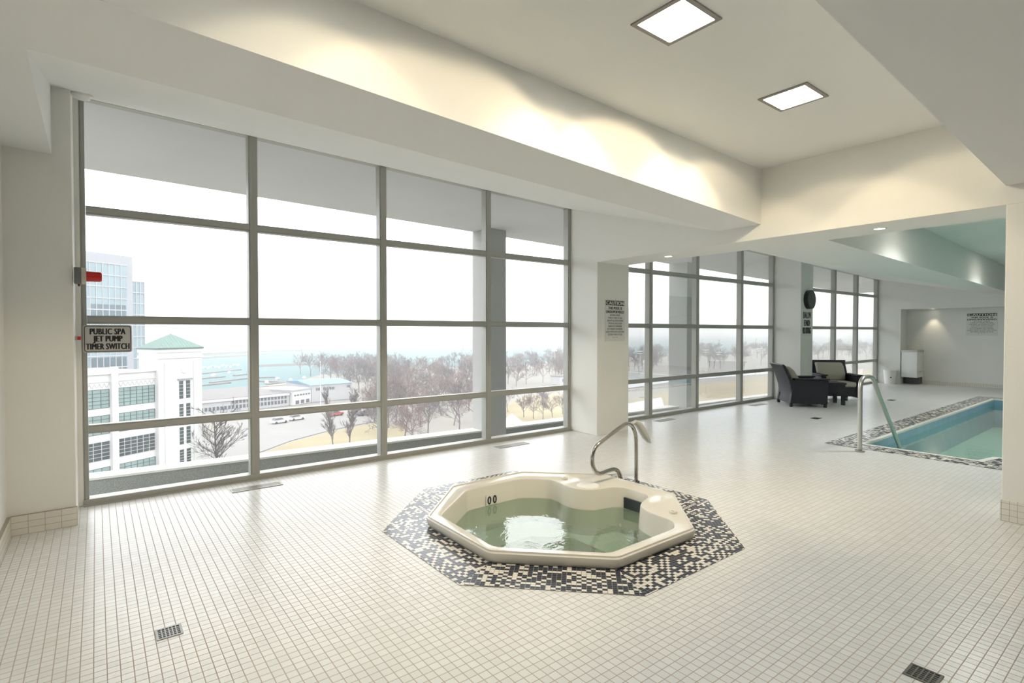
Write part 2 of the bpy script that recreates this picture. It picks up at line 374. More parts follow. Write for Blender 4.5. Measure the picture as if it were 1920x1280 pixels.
# skirt outside
def ring_loft(bm, rows):
    rings = [[bm.verts.new((p[0], p[1], z)) for p in lp] for lp, z in rows]
    for a, b in zip(rings, rings[1:]):
        n = len(a)
        for i in range(n): bm.faces.new((a[i], a[(i + 1) % n], b[(i + 1) % n], b[i]))
ring_loft(bm, [(offs(outr, -.008), RH), (outr, RH - .007), (offs(outr, .002), RH - .03), (offs(outr, -.006), .022), (offs(outr, -.022), .004)])
ring_loft(bm, [(offs(inner, .012), RH), (offs(inner, .004), RH - .004), (inner, RH - .014), (offs(inner, -.012), -.10), (offs(inner, -.03), -.33)])
bmesh.ops.remove_doubles(bm, verts=bm.verts, dist=.0005)
shell = tub('shell', bm, SPA, True)
shell.modifiers.new('edge', 'EDGE_SPLIT').split_angle = math.radians(40)
# raised lip around the edge
bm = bmesh.new(); ring_loft(bm, [(offs(outr, -.008), RH), (offs(outr, -.010), RH + .010), (offs(outr, -.022), RH + .010), (offs(outr, -.026), RH)])
tub('rim_lip', bm, SPA, False)
# bench, foot well
bm = bmesh.new(); well = octo(.46, SC + Vector((-.12, -.02, 0)))
if area2(well) < 0: well = well[::-1]
poly_holes(bm, [offs(inner, -.03), well], -.33)
ring_loft(bm, [(well, -.33), (offs(well, -.02), -.56)])
poly_holes(bm, [offs(well, -.02)], -.56)
tub('bench', bm, SPA)
bm = bmesh.new(); poly_holes(bm, [offs(inner, -.010)], -.105); tub('water', bm, SPAW)
# outer tank
bm = bmesh.new(); ring_loft(bm, [(offs(outr, -.022), .004), (offs(outr, -.022), -.60)]); poly_holes(bm, [offs(outr, -.022)], -.60); tub('tank', bm, SPA)
# skimmer slot in the far wall between the lobes
bm = B(3.775, 2.975, -.10, 3.80, 3.20, -.005); tub('skimmer_opening', bm, SPADARK)['label'] = 'dark blue skimmer slot'
bm = bmesh.new(); cyl(bm, (3.575, 3.455, RH), (3.575, 3.455, RH + .008), .105, .10, 32); tub('filter_lid', bm, WHITE)
for (x, y) in ((3.56, 3.75), (3.56, 2.52)):
    bm = bmesh.new(); cyl(bm, (x, y, RH), (x, y, RH + .018), .032, .028, 20); cyl(bm, (x, y, RH + .018), (x, y, RH + .026), .014, .012, 12); tub('air_knob', bm, SPA, bevel=.002)
# dark strip along the bench under the water
bm = bmesh.new(); a_, b_ = onz(1103, 958, -.31), onz(1182, 990, -.31); tube(bm, [a_, b_], .014, 8); tub('underwater_strip', bm, BLACK)
bm = bmesh.new(); a_, b_ = onz(1080, 1000, -.3), onz(1140, 1040, -.3)
# depth markers on the far-left inner wall
mk = []
for px in (914.5, 927.5):
    A_, B_ = Vector((2.62, 4.022, 0)), Vector((3.20, 4.022, 0)); d = ray(px, 935); n_ = (B_ - A_).cross(Vector((0, 0, 1)))
    t = (A_ - CAM).dot(n_) / d.dot(n_); p = CAM + d * t; mk.append(p)
ang = 0
bm = bmesh.new(); c = (mk[0] + mk[1]) / 2; cz = (mk[0].z + mk[1].z) / 2 - .004
M0 = T((c.x, c.y, cz)) @ RZ(ang) @ T((0, -.010, 0))
box(bm, -.066, -.003, -.045, .066, .006, .045, M0); pm = tub('depth_plate', bm, SIGNW)
bm = bmesh.new()
for sx_ in (-.031, .031):
    M1 = M0 @ T((sx_, -.004, 0)); N = 20
    o_ = [(.022 * math.cos(2 * math.pi * k / N), .038 * math.sin(2 * math.pi * k / N)) for k in range(N)]; i_ = [(x * .36, y * .62) for x, y in o_]
    for k in range(N):
        q = [(*o_[k],), (*o_[(k + 1) % N],), (*i_[(k + 1) % N],), (*i_[k],)]
        fr = [bm.verts.new(M1 @ Vector((x, -.002, y))) for x, y in q]; bk = [bm.verts.new(M1 @ Vector((x, 0, y))) for x, y in q]
        bm.faces.new(fr)
        for j in range(4): bm.faces.new((fr[j], fr[(j + 1) % 4], bk[(j + 1) % 4], bk[j]))
tub('depth_numerals', bm, BLACK)
# wet patch of deck behind the tub: white non-slip pad
# ------------------------------------------------------------------ hand rail by the tub
RAIL = empty('spa_handrail', (4.234, 3.43, 0), 0, 'curved stainless steel handrail bending over the edge of the hot tub', 'handrail')
RI = T((-4.234, -3.43, 0))
path = [(4.041, 3.46, 0.0), (4.030, 3.455, .07), (3.990, 3.45, .145), (3.92, 3.445, .178), (3.83, 3.44, .178), (3.72, 3.435, .172), (3.650, 3.43, .205), (3.612, 3.43, .27), (3.607, 3.43, .345), (3.625, 3.43, .40), (3.67, 3.43, .445), (3.77, 3.43, .488), (3.894, 3.43, .538), (4.02, 3.43, .585), (4.098, 3.43, .600), (4.165, 3.43, .572), (4.208, 3.43, .51), (4.228, 3.43, .43), (4.234, 3.43, .2), (4.234, 3.43, 0.0)]
bm = bmesh.new(); tube(bm, smoothpath(path, 5), .0195, 16); bmesh.ops.transform(bm, matrix=RI, verts=bm.verts); link('rail_tube', bm, STEEL, RAIL, True)
for x, y in ((4.234, 3.43), (4.041, 3.46)):
    bm = bmesh.new(); cyl(bm, (x, y, .004), (x, y, .016), .036 if x > 4.1 else .024, n=24); cyl(bm, (x, y, .016), (x, y, .03), .022, n=24)
    if x > 4.1:
        for k in range(4): a = k * math.pi / 2 + .6; cyl(bm, (x + .027 * math.cos(a), y + .027 * math.sin(a), .016), (x + .027 * math.cos(a), y + .027 * math.sin(a), .022), .005, n=8)
    bmesh.ops.transform(bm, matrix=RI, verts=bm.verts); link('base_flange', bm, STEEL, RAIL)
# pale sleeve hanging off the top bend
bm = bmesh.new(); sp = [(4.165, .595, .010), (4.215, .60, .026), (4.27, .560, .034), (4.33, .490, .034), (4.38, .425, .026), (4.435, .372, .003)]
loft(bm, [[(x - .7 * hw, 3.405, z - .7 * hw * .2 - .002), (x + .7 * hw, 3.405, z + hw * .9), (x + .7 * hw, 3.45, z + hw * .9), (x - .7 * hw, 3.45, z - .7 * hw * .2 - .002)] for x, z, hw in sp])
SL = link('plastic_sleeve', bm, mat('grey_sleeve', (.50, .50, .47), .35), None, True)
tag(SL, 'pale grey pointed flap of plastic hanging from the top of the hot tub handrail', 'sleeve')

# ------------------------------------------------------------------ pool
bm = bmesh.new(); PL2 = POOL
rings = [[bm.verts.new((x, y, z)) for x, y in PL2] for z in (-.02, -.62)]
for i in range(len(PL2)): bm.faces.new((rings[0][i], rings[0][(i + 1) % len(PL2)], rings[1][(i + 1) % len(PL2)], rings[1][i]))
struct('pool_basin_walls', bm, POOLT)
bm = bmesh.new(); poly_holes(bm, [PL2], -.62); struct('pool_basin_floor', bm, POOLF)
bm = bmesh.new(); poly_holes(bm, [PL2], -.13); o = link('pool_water', bm, POOLW); tag(o, 'still green water filling the rectangular swimming pool', 'pool water'); o['kind'] = 'structure'
# coping
if area2(PL2) < 0: PLc = PL2[::-1]
else: PLc = PL2
CO = [(8.04, 2.785), (8.04, 1.52), (8.41, 1.44), (8.41, -1.55), (15.84, -1.55), (15.84, 2.85)]
bm = bmesh.new(); poly_holes(bm, [PL2, CO], .006)
for lp, z0, z1 in ((PL2, .006, -.025), (CO, .006, 0)):
    r = [[bm.verts.new((x, y, z)) for x, y in lp] for z in (z0, z1)]
    for i in range(len(lp)): bm.faces.new((r[0][i], r[0][(i + 1) % len(lp)], r[1][(i + 1) % len(lp)], r[1][i]))
struct('trim_pool_coping', bm, mat('coping_tile', (.72, .71, .66), .3))
bm = bmesh.new(); uvl = bm.loops.layers.uv.new('UVMap')
for q, e in (([(7.74, 3.09), (7.74, -1.6), (8.04, -1.6), (8.04, 2.785)], (0, 1)), ([(8.04, -1.6), (8.41, -1.6), (8.41, 1.44), (8.04, 1.52)], (0, 1)), ([(7.74, 3.09), (8.04, 2.785), (15.84, 2.85), (16.2, 3.15)], (1, 0)), ([(16.2, 3.15), (15.84, 2.85), (15.84, -1.6), (16.2, -1.6)], (0, 1))):
    vs = [bm.verts.new((x, y, .0035)) for x, y in q]; f = bm.faces.new(vs)
    if f.normal.z < 0: f.normal_flip()
    for l in f.loops: l[uvl].uv = (l.vert.co.x * e[0] + l.vert.co.y * e[1] + 40, l.vert.co.x * e[1] + l.vert.co.y * e[0] + 40)
bm.normal_update()
for f in bm.faces:
    if f.normal.z < 0: f.normal_flip()
me = bpy.data.meshes.new('trim_2'); bm.to_mesh(me); bm.free(); me.materials.append(MOSP); o = bpy.data.objects.new('trim_2', me); COL.objects.link(o); o['kind'] = 'structure'
LAD = empty('pool_ladder', (7.548, 2.6, 0), 0, 'stainless steel grab rail arching from the deck down into the swimming pool corner', 'ladder')
p = [(7.548, 2.6, 0), (7.545, 2.6, .3), (7.542, 2.6, .70), (7.548, 2.6, .83), (7.60, 2.6, .905), (7.70, 2.6, .928), (7.86, 2.6, .922), (7.98, 2.6, .885), (8.06, 2.6, .79), (8.22, 2.6, .62), (8.42, 2.6, .43), (8.70, 2.6, .16), (9.0, 2.6, -.13), (9.2, 2.6, -.32), (9.3, 2.6, -.5)]
bm = bmesh.new(); tube(bm, smoothpath(p, 5), .026, 18); bmesh.ops.transform(bm, matrix=T((-7.548, -2.6, 0)), verts=bm.verts); link('rail_tube', bm, STEELB, LAD, True)
bm = bmesh.new(); cyl(bm, (0, 0, .003), (0, 0, .02), .055); link('base_flange', bm, STEEL, LAD)

# ------------------------------------------------------------------ wicker armchairs and table
def armchair(loc, rz, label):
    r = empty('wicker_armchair', loc, rz, label, 'armchair', 'wicker armchairs in the pool room')
    # local +X is forwards, width along Y, origin at the centre of the footprint
    W = .41; D0, D1 = -.36, .36
    for s in (-1, 1):
        bm = bmesh.new(); y0, y1 = s * W, s * (W - .10)
        loft(bm, [[(D0 + .02, y0, .07), (D1, y0, .07), (D1, y1, .07), (D0 + .02, y1, .07)], [(D0 + .06, y0, .35), (D1, y0, .35), (D1, y1, .35), (D0 + .06, y1, .35)], [(D0, y0, .545), (D1 + .01, y0, .535), (D1 + .01, y1, .535), (D0, y1, .545)]])
        link('side_panel', bm, WICK, r, bevel=.012)
        bm = B(D0 + .1, min(s * (W + .015), s * (W - .125)), .54, D1 + .03, max(s * (W + .015), s * (W - .125)), .57); link('armrest', bm, WICK, r, bevel=.008)
        for x in (D0 + .045, D1 - .04):
            bm = B(x - .025, min(s * (W - .005), s * (W - .065)), 0, x + .025, max(s * (W - .005), s * (W - .065)), .075); link('leg', bm, BLACK, r)
    bm = bmesh.new()
    prof = [(.06, -.335, -.27), (.20, -.305, -.25), (.40, -.325, -.26), (.60, -.385, -.32), (.80, -.475, -.42), (.835, -.505, -.435)]
    loft(bm, [[(a, -W + .02, z), (b, -W + .02, z), (b, W - .02, z), (a, W - .02, z)] for z, a, b in prof]); link('backrest', bm, WICK, r, True, bevel=.01)
    bm = bmesh.new(); tube(bm, [(-.475, -W, .83), (-.475, W, .83)], .02, 8); link('top_rail', bm, BLACK, r)
    link('front_panel', B(D1 - .05, -W + .09, .10, D1 - .015, W - .09, .30), WICK, r, bevel=.006)
    link('seat_deck', B(-.28, -W + .09, .26, D1 - .02, W - .09, .30), WICK, r)
    c = link('seat_cushion', B(-.25, -W + .105, .30, D1 - .005, W - .105, .41), CUSH, r, True, bevel=.03)
    bm = bmesh.new(); loft(bm, [[(a, -W + .125, z), (b, -W + .125, z), (b, W - .125, z), (a, W - .125, z)] for z, a, b in ((.41, -.25, -.13), (.55, -.27, -.12), (.72, -.35, -.22), (.80, -.41, -.31))])
    link('back_cushion', bm, CUSH, r, True, bevel=.03)
    return r
armchair((11.47, 5.04, 0), math.radians(-47), 'black wicker armchair seen from behind, nearest the window pier with the clock')
armchair((13.02, 5.0, 0), math.radians(-137), 'black wicker armchair with beige cushions facing the room behind the low table')
tb = empty('side_table', (12.08, 4.74, 0), math.radians(43), 'low square black wicker side table between the two armchairs', 'table')
link('table_top', B(-.24, -.24, .42, .24, .24, .46), WICK, tb, bevel=.008)
link('apron', B(-.22, -.22, .24, .22, .22, .42), WICK, tb)
for sx_ in (-1, 1):
    for sy_ in (-1, 1): link('leg', B(sx_ * .19 - .03, sy_ * .19 - .03, 0, sx_ * .19 + .03, sy_ * .19 + .03, .24), WICK, tb)

# ------------------------------------------------------------------ far wall fittings
fo = empty('drinking_fountain', (18.59, 5.09, 0), 0, 'white boxy drinking fountain fixed in the recess of the far wall', 'drinking fountain')
link('cabinet', B(-.26, -.19, .20, .28, .19, .93), WHITE, fo, bevel=.01)
link('basin_top', B(-.27, -.20, .93, .28, .20, .975, -.19, -.14, .975, .2, .14, .978), STEELB, fo)
link('kick_base', B(-.02, -.17, 0, .28, .17, .20), mat('dark_grey_metal', (.12, .12, .12), .5), fo)
bm = bmesh.new(); tube(bm, smoothpath([(0, 0, .975), (0, 0, 1.01), (-.02, -.02, 1.035), (-.05, -.04, 1.03)]), .014, 8); link('spout', bm, WHITE, fo)
bm = bmesh.new(); cyl(bm, (-.05, -.19, .38), (-.05, -.235, .38), .03, .022, 12); link('push_button', bm, STEELB, fo)
wb = empty('waste_bin', (18.16, 5.50, 0), 0, 'small white waste bin on the floor beside the drinking fountain', 'bin')
bm = bmesh.new(); cyl(bm, (0, 0, 0), (0, 0, .38), .135, .165, 28); link('body', bm, WHITE, wb, False)
bm = bmesh.new(); cyl(bm, (0, 0, .38), (0, 0, .40), .172, .165, 28); link('rim', bm, WHITE, wb)
bm = bmesh.new(); cyl(bm, (-.135, -.06, .19), (-.165, -.07, .19), .016, n=10); link('handle_hole', bm, BLACK, wb)

CAUT = [('THIS POOL IS', .30, .040, .03), ('UNSUPERVISED', .395, .040, .03), ('BATHERS UNDER', .22, .026, .004), ('TWELVE YEARS OF AGE', .31, .026, .004), ('ARE NOT ALLOWED WITHIN', .345, .026, .004), ('THE POOL ENCLOSURE', .30, .026, .004), ('UNLESS ACCOMPANIED', .30, .026, .004), ('BY A PARENT OR HIS/HER', .33, .026, .004), ('AGENT WHO IS NOT LESS THAN', .40, .026, .004), ('SIXTEEN YEARS OF AGE', .31, .026, .004), ('*', .016, .016, .01)]
def caution(loc, rz, label, sc=1.0, sz=1.0):
    r = empty('caution_sign', loc, rz, label, 'sign', 'pool caution signs'); r.scale = (sc, 1, sz)
    link('panel', B(-.215, -.006, -.305, .215, 0, .305), SIGNW, r)
    link('header_bar', B(-.20, -.0075, .225, .20, -.006, .295), BLACK, r)
    lettering('header_lettering', 'CAUTION', SIGNW, r, .375, .050, .035, M=T((0, -.0078, .26)))
    zs = [.185, .130, .083, .042, .001, -.04, -.081, -.122, -.163, -.204, -.245]
    for (s, w_, h_, bo), z in zip(CAUT, zs): lettering('lettering', s, BLACK, r, w_, h_, bo, M=T((0, -.0062, z)))
    for dx in (-.04, .04): lettering('lettering', '*', BLACK, r, .016, .016, .01, M=T((dx, -.0062, -.245)))
    return r
caution((6.075, 5.33, 1.665), 0, 'black and white caution sign on the near window pier by the handrail')
caution((18.88, 3.62, 1.705), math.radians(-90), 'black and white caution sign on the far wall above the swimming pool', 1.52, 1.0)

# wall clock and depth sign on the second pier
ck = empty('wall_clock', (12.35, 5.30, 2.205), 0, 'round black wall clock high on the second window pier', 'clock')
bm = bmesh.new(); cyl(bm, (0, 0, 0), (0, -.085, 0), .205, .205, 40); link('case', bm, BLACK, ck)
bm = bmesh.new(); cyl(bm, (0, -.085, 0), (0, -.088, 0), .18, .18, 40); link('face', bm, mat('dark_clock_face', (.045, .05, .055), .2), ck)
link('hand', B(-.004, -.092, 0, .004, -.089, .12), GREYBOX, ck); link('hand', B(0, -.092, -.005, .08, -.089, .005), GREYBOX, ck)
sg = empty('depth_sign', (12.31, 5.30, 1.68), 0, 'white pool warning sign with heavy black letters below the round clock', 'sign')
link('panel', B(-.215, -.006, -.27, .215, 0, .28), SIGNW, sg)
lettering('lettering', 'SHALLOW', BLACK, sg, .37, .14, .02, M=T((0, -.0062, .185)))
lettering('lettering', 'END', BLACK, sg, .26, .13, .05, M=T((.0, -.0062, .015)))
lettering('lettering', 'NO DIVING', BLACK, sg, .38, .14, .035, M=T((-.01, -.0062, -.15)))

# PUBLIC SPA sign, emergency beacon, button, smoke detector
sp_ = empty('spa_switch_sign', (.082, 5.860, 1.440), 0, 'grey PUBLIC SPA JET PUMP TIMER SWITCH sign on the left window frame', 'sign')
def rrect(w, h, r, n=5):
    res = []
    for cx_, cz_, a0 in ((w - r, h - r, 0), (-w + r, h - r, 90), (-w + r, -h + r, 180), (w - r, -h + r, 270)):
        for k in range(n + 1): a = math.radians(a0 + 90 * k / n); res.append((cx_ + r * math.cos(a), cz_ + r * math.sin(a)))
    return res
def plate(lp, y0, y1, hole=None):
    bm = bmesh.new()
    if hole is None:
        loft(bm, [[(x, y0, z) for x, z in lp], [(x, y1, z) for x, z in lp]])
    else:
        n = len(lp); q = [[bm.verts.new((x, y, z)) for x, z in l] for l in (lp, hole) for y in (y0, y1)]
        for i in range(n):
            j = (i + 1) % n
            bm.faces.new((q[1][i], q[1][j], q[3][j], q[3][i])); bm.faces.new((q[0][i], q[0][j], q[1][j], q[1][i])); bm.faces.new((q[2][i], q[2][j], q[3][j], q[3][i]))
    return bm
link('panel', plate(rrect(.171, .120, .02), 0, -.006), SIGNG, sp_)
link('border', plate(rrect(.163, .112, .018), -.006, -.007, rrect(.158, .107, .014)), BLACK, sp_)
for s, w_, z, h_ in (('PUBLIC SPA', .245, .064, .052), ('JET PUMP', .200, -.007, .066), ('TIMER SWITCH', .300, -.066, .052)): lettering('lettering', s, BLACK, sp_, w_, h_, .028, M=T((0, -.0062, z)))
be = empty('emergency_beacon', (-.13, 5.36, 1.935), 0, 'red emergency beacon sticking out from the left pier beside the window', 'beacon')
link('back_box', B(0, -.06, -.062, .045, .05, .062), GREYBOX, be, bevel=.006)
bm = bmesh.new(); cyl(bm, (.045, 0, 0), (.075, 0, 0), .066, .062, 28); link('collar', bm, COLLAR, be)
bm = bmesh.new(); cyl(bm, (.075, 0, 0), (.165, 0, 0), .041, .038, 28); cyl(bm, (.165, 0, 0), (.172, 0, 0), .038, .030, 28); link('lens', bm, RED, be)
bm = bmesh.new(); cyl(bm, (.03, 0, -.062), (.03, 0, -.08), .008, n=10); link('cable_gland', bm, mat('dark_red', (.15, .02, .02), .4), be)
bt = empty('push_button', (-.13, 5.37, 1.452), 0, 'tiny red push button on the left pier level with the spa sign', 'button')
link('collar', B(0, -.016, -.016, .014, .016, .016), STEELB, bt); bm = bmesh.new(); cyl(bm, (.014, 0, 0), (.036, 0, 0), .014, n=16); link('cap', bm, RED, bt)
sd = empty('smoke_detector', (-.07, 5.44, 3.385), 0, 'white round smoke detector on the ceiling above the left pier', 'smoke detector')
zc = zA(-.07) + (zB(-.07) - zA(-.07)) * (5.44 - 3.44) / (WY - 3.44)
sd.location.z = zc; sd.rotation_euler = (math.atan2(.66, 2.44), 0, 0)
bm = bmesh.new(); cyl(bm, (0, 0, 0), (0, 0, -.02), .075, .078, 36); link('base', bm, WHITE, sd)
bm = bmesh.new(); cyl(bm, (0, 0, -.02), (0, 0, -.05), .066, .05, 36); cyl(bm, (0, 0, -.05), (0, 0, -.058), .03, .026, 20); link('dome', bm, WHITE, sd)

# ------------------------------------------------------------------ lights in the ceiling
first = None
def panel_light(x, y, z, label, pw=3, tint=(1, .93, .82), wash=()):
    r = empty('ceiling_light', (x, y, z), 0, label, 'ceiling light', 'square recessed ceiling lights')
    bm = bmesh.new(); h, k = .178, .15
    for a, b, c, d in ((-h, -h, h, -k), (-h, k, h, h), (-h, -k, -k, k), (k, -k, h, k)): box(bm, a, b, -.008, c, d, .01)
    link('frame', bm, mat('lamp_frame', (.30, .28, .26), .4, .6), r)
    link('lens', B(-k, -k, -.003, k, k, .004), LAMP, r)
    l = area('lamp_glow', (0, 0, -.02), .28, pw, tint, (0, 0, 0), spread=math.radians(132)); l.parent = r
    for (dx, dy, p_) in wash:      # the reflector throws warm scallops on the coffer sides
        sl = bpy.data.lights.new('lamp_wash', 'SPOT'); sl.energy = p_ * .72; sl.color = (1, .80, .50); sl.spot_size = math.radians(88); sl.spot_blend = .22; sl.shadow_soft_size = .05
        so = bpy.data.objects.new('lamp_wash', sl); COL.objects.link(so); so.parent = r; so.location = (dx * .05, dy * .05, -.03)
        so.rotation_euler = Vector((dx, dy, -1.25)).to_track_quat('-Z', 'Y').to_euler()
    return r
panel_light(2.605, 1.842, 3.254, 'square recessed ceiling light nearest the camera at the top edge', wash=((0, 1, 40), (.8, 1, 44), (-.8, 1, 44)))
panel_light(4.135, 1.895, 3.254, 'square recessed ceiling light closer to the header over the pool opening', wash=((0, 1, 40), (.7, 1, 40), (-.8, 1, 44), (1, .2, 40), (1, -.45, 40)))
panel_light(.95, 1.80, 3.254, 'square recessed ceiling light above and left of the frame', wash=((0, 1, 22), (.6, 1, 22)))
panel_light(8.7, 1.7, 3.118, 'square recessed light in the pool room ceiling just beyond the header', 22, (.96, 1, .96))
panel_light(14.3, 1.9, 3.118, 'square recessed light in the far part of the pool room ceiling', 22, (.96, 1, .96))
panel_light(11.5, -.2, 3.118, 'square light added out of view above the swimming pool to brighten the pool room', 34, (1, 1, 1))  # added lamp out of view, lifts the brightness of the pool room
def downlight(x, y, z, label, power):
    r = empty('downlight', (x, y, z), 0, label, 'downlight', 'round downlights')
    bm = bmesh.new(); N = 28
    q = [[bm.verts.new((rr * math.cos(2 * math.pi * k / N), rr * math.sin(2 * math.pi * k / N), zz)) for k in range(N)] for rr, zz in ((.062, 0), (.062, -.006), (.048, -.006), (.044, 0))]
    for a, b in zip(q, q[1:]):
        for k in range(N): bm.faces.new((a[k], a[(k + 1) % N], b[(k + 1) % N], b[k]))
    link('trim_ring', bm, WHITE, r)
    bm = bmesh.new(); cyl(bm, (0, 0, -.003), (0, 0, .0), .045, n=28); link('lens', bm, DLAMP, r)
    sl = bpy.data.lights.new('lamp_beam', 'SPOT'); sl.energy = power; sl.spot_size = math.radians(70); sl.spot_blend = .6; sl.color = (1, .86, .62); sl.shadow_soft_size = .04
    so = bpy.data.objects.new('lamp_beam', sl); so.location = (0, 0, -.012); COL.objects.link(so); so.parent = r
downlight(6.01, 4.347, 2.504, 'round downlight under the header nearest the window pier', 8)
downlight(6.02, 1.926, 2.504, 'round downlight under the header nearer the right wall', 8)
downlight(18.72, 4.66, 2.149, 'round downlight washing warm light down the far recess wall', 14)

# ------------------------------------------------------------------ floor grilles and drains
def drain(x, y, s, label, mtl=STEELB, rz=0):
    r = empty('floor_drain', (x, y, 0), rz, label, 'drain', 'square floor drains')
    link('pit', B(-s * .9, -s * .9, .0005, s * .9, s * .9, .0015), BLACK, r)
    bm = bmesh.new()
    for a, b, c, d in ((-1, -1, 1, -.82), (-1, .82, 1, 1), (-1, -.82, -.82, .82), (.82, -.82, 1, .82)): box(bm, a * s, b * s, 0, c * s, d * s, .004)
    for k in range(5): t = -.82 + 1.64 * (k + 1) / 6; box(bm, (t - .045) * s, -.82 * s, .0015, (t + .045) * s, .82 * s, .0035)
    for k in range(4): t = -.82 + 1.64 * (k + 1) / 5; box(bm, -.82 * s, (t - .045) * s, .0015, .82 * s, (t + .045) * s, .0032)
    link('grate', bm, mtl, r); return r
drain(.272, 3.14, .056, 'square steel floor drain in the bare tiles at lower left', mat('worn_steel', (.30, .30, .28), .4, .7))
drain(2.838, .722, .060, 'dark square floor drain at the bottom right edge', mat('tarnished_steel', (.16, .16, .15), .4, .8), 0)
for x, y, l in ((9.85, 4.07, 'tiny dark floor drain between the tub and the armchairs'), (13.79, 4.14, 'tiny dark floor drain beyond the pool grab rail')):
    r = empty('deck_drain', (x, y, 0), 0, l, 'drain', 'small dark deck drains'); link('cover', B(-.09, -.06, 0, .09, .06, .004), BLACK, r)
VM = mat('vent_metal', (.34, .34, .31), .4, .3)
for x, w_, l in ((1.21, .225, 'long floor vent below the first window mullion from the left'), (4.33, .25, 'long floor vent below the third window mullion before the near pier'), (7.62, .22, 'long floor vent just past the near pier under the second window'), (10.75, .26, 'long floor vent in front of the second window near the armchair')):
    r = empty('floor_vent', (x, 5.57, 0), 0, l, 'vent', 'floor vents under the windows')
    link('frame', B(-w_, -.065, 0, w_, -.052, .006, -w_, .052, 0, w_, .065, .006, -w_, -.052, 0, -w_ + .012, .052, .006, w_ - .012, -.052, 0, w_, .052, .006), VM, r)
    link('well', B(-w_ + .012, -.052, .0004, w_ - .012, .052, .001), GREYBOX, r)
    bm = bmesh.new()
    for k in range(7): y = -.045 + k * .015; box(bm, -w_ + .012, y - .0045, .001, w_ - .012, y + .0045, .005)
    link('louvre', bm, VM, r)
# ================================================================== the world outside
GZ = -22.0
def G(x, y, z=GZ): return onz(x, y, z)
WB = mat('white_stucco', (.50, .50, .49), .8, noise=.03, nscale=.5)
PANE = mat('tinted_pane', (.19, .26, .25), .15, noise=.35, nscale=.35)
PANED = mat('dark_pane', (.035, .05, .052), .15, noise=.5, nscale=.5)
MULL = mat('green_mullion', (.05, .075, .07), .5)
COPPER = mat('green_copper', (.12, .185, .165), .6, noise=.12, nscale=1.5)
TOWERG = mat('tower_glass', (.20, .27, .30), .2, noise=.35, nscale=.12)
TOWERD = mat('tower_dark_glass', (.07, .105, .13), .2, noise=.5, nscale=.3)
ASPH = mat('asphalt', (.20, .195, .19), .9, noise=.14, nscale=.05)
LAND = mat('winter_ground', (.20, .19, .17), .95, noise=.35, nscale=.035)
GRASS = mat('dormant_grass', (.24, .205, .125), .95, noise=.25, nscale=.08)
SNOW = mat('patchy_snow', (.42, .43, .44), .9, noise=.2, nscale=.1)
SAND = mat('spit_sand', (.20, .175, .14), .95, noise=.12, nscale=.01)
LAKE = mat('lake_water', (.125, .19, .198), 1, spec=0, noise=.12, nscale=.004)
ROOFG = mat('grey_roof', (.16, .15, .15), .9, noise=.1, nscale=.2)
ROOFB = mat('blue_roof', (.10, .24, .38), .6)
SHEDW = mat('pale_cladding', (.36, .36, .37), .7, noise=.04, nscale=.3)
DARKW = mat('far_dark_windows', (.07, .075, .085), .4)
DOCKM = mat('dock_wood', (.15, .145, .14), .9)
BARK = mat('grey_bark', (.13, .115, .115), .95); BARKR = mat('reddish_bark', (.17, .125, .12), .95); BARKD = mat('dark_bark', (.05, .043, .04), .95)
def ground(name, px, m, dz):
    bm = bmesh.new(); f = bm.faces.new([bm.verts.new((p.x, p.y, GZ + dz)) for p in [G(*q) if len(q) == 2 else Vector((q[0], q[1], 0)) for q in px]])
    bmesh.ops.triangulate(bm, faces=[f]); bm.normal_update()
    for f in bm.faces:
        if f.normal.z < 0: f.normal_flip()
    me = bpy.data.meshes.new(name); bm.to_mesh(me); bm.free(); me.materials.append(m); o = bpy.data.objects.new(name, me); COL.objects.link(o); o['kind'] = 'structure'; return o
bm = bmesh.new(); cyl(bm, (0, 0, GZ - .9), (0, 0, GZ - .6), 9000, n=96); link('lake', bm, LAKE, kind='structure')
ground('ground', [(-900, -400, 0), (-900, 150, 0), (330, 736), (480, 724), (560, 714), (600, 702), (700, 694), (800, 690), (950, 684), (1066, 676), (1250, 664), (1450, 655), (1650, 651), (1850, 649), (3000, 300, 0), (3000, -400, 0)], LAND, -.1)
ground('road', [(372, 836), (430, 795), (500, 775), (560, 764), (690, 758), (735, 768), (700, 790), (620, 806), (545, 826), (480, 850), (400, 905), (300, 960), (300, 880)], ASPH, 0)
ground('lawn', [(486, 852), (545, 829), (622, 809), (700, 793), (760, 800), (760, 900), (420, 905)], GRASS, .02)
ground('lawn', [(940, 765), (985, 742), (1066, 738), (1110, 742), (1110, 850), (985, 850), (960, 800)], GRASS, .02)
ground('footpath', [(935, 795), (960, 775), (1000, 808), (1010, 850), (935, 850)], SNOW, .05)
ground('lawn', [(1180, 752), (1290, 722), (1450, 705), (1700, 690), (1900, 700), (1500, 745), (1300, 790), (1180, 830)], GRASS, .02)
ground('footpath', [(1175, 718), (1290, 704), (1450, 694), (1450, 700), (1290, 712), (1175, 728)], SNOW, .05)
ground('footpath', [(1175, 757), (1240, 745), (1250, 775), (1175, 800)], SNOW, .05)
ground('lake_spit', [(-900, 1100, 0), (150, 653), (372, 652), (470, 651), (560, 653), (610, 656), (520, 657), (430, 660), (372, 663), (150, 668), (-500, 700, 0)], SAND, -.05)
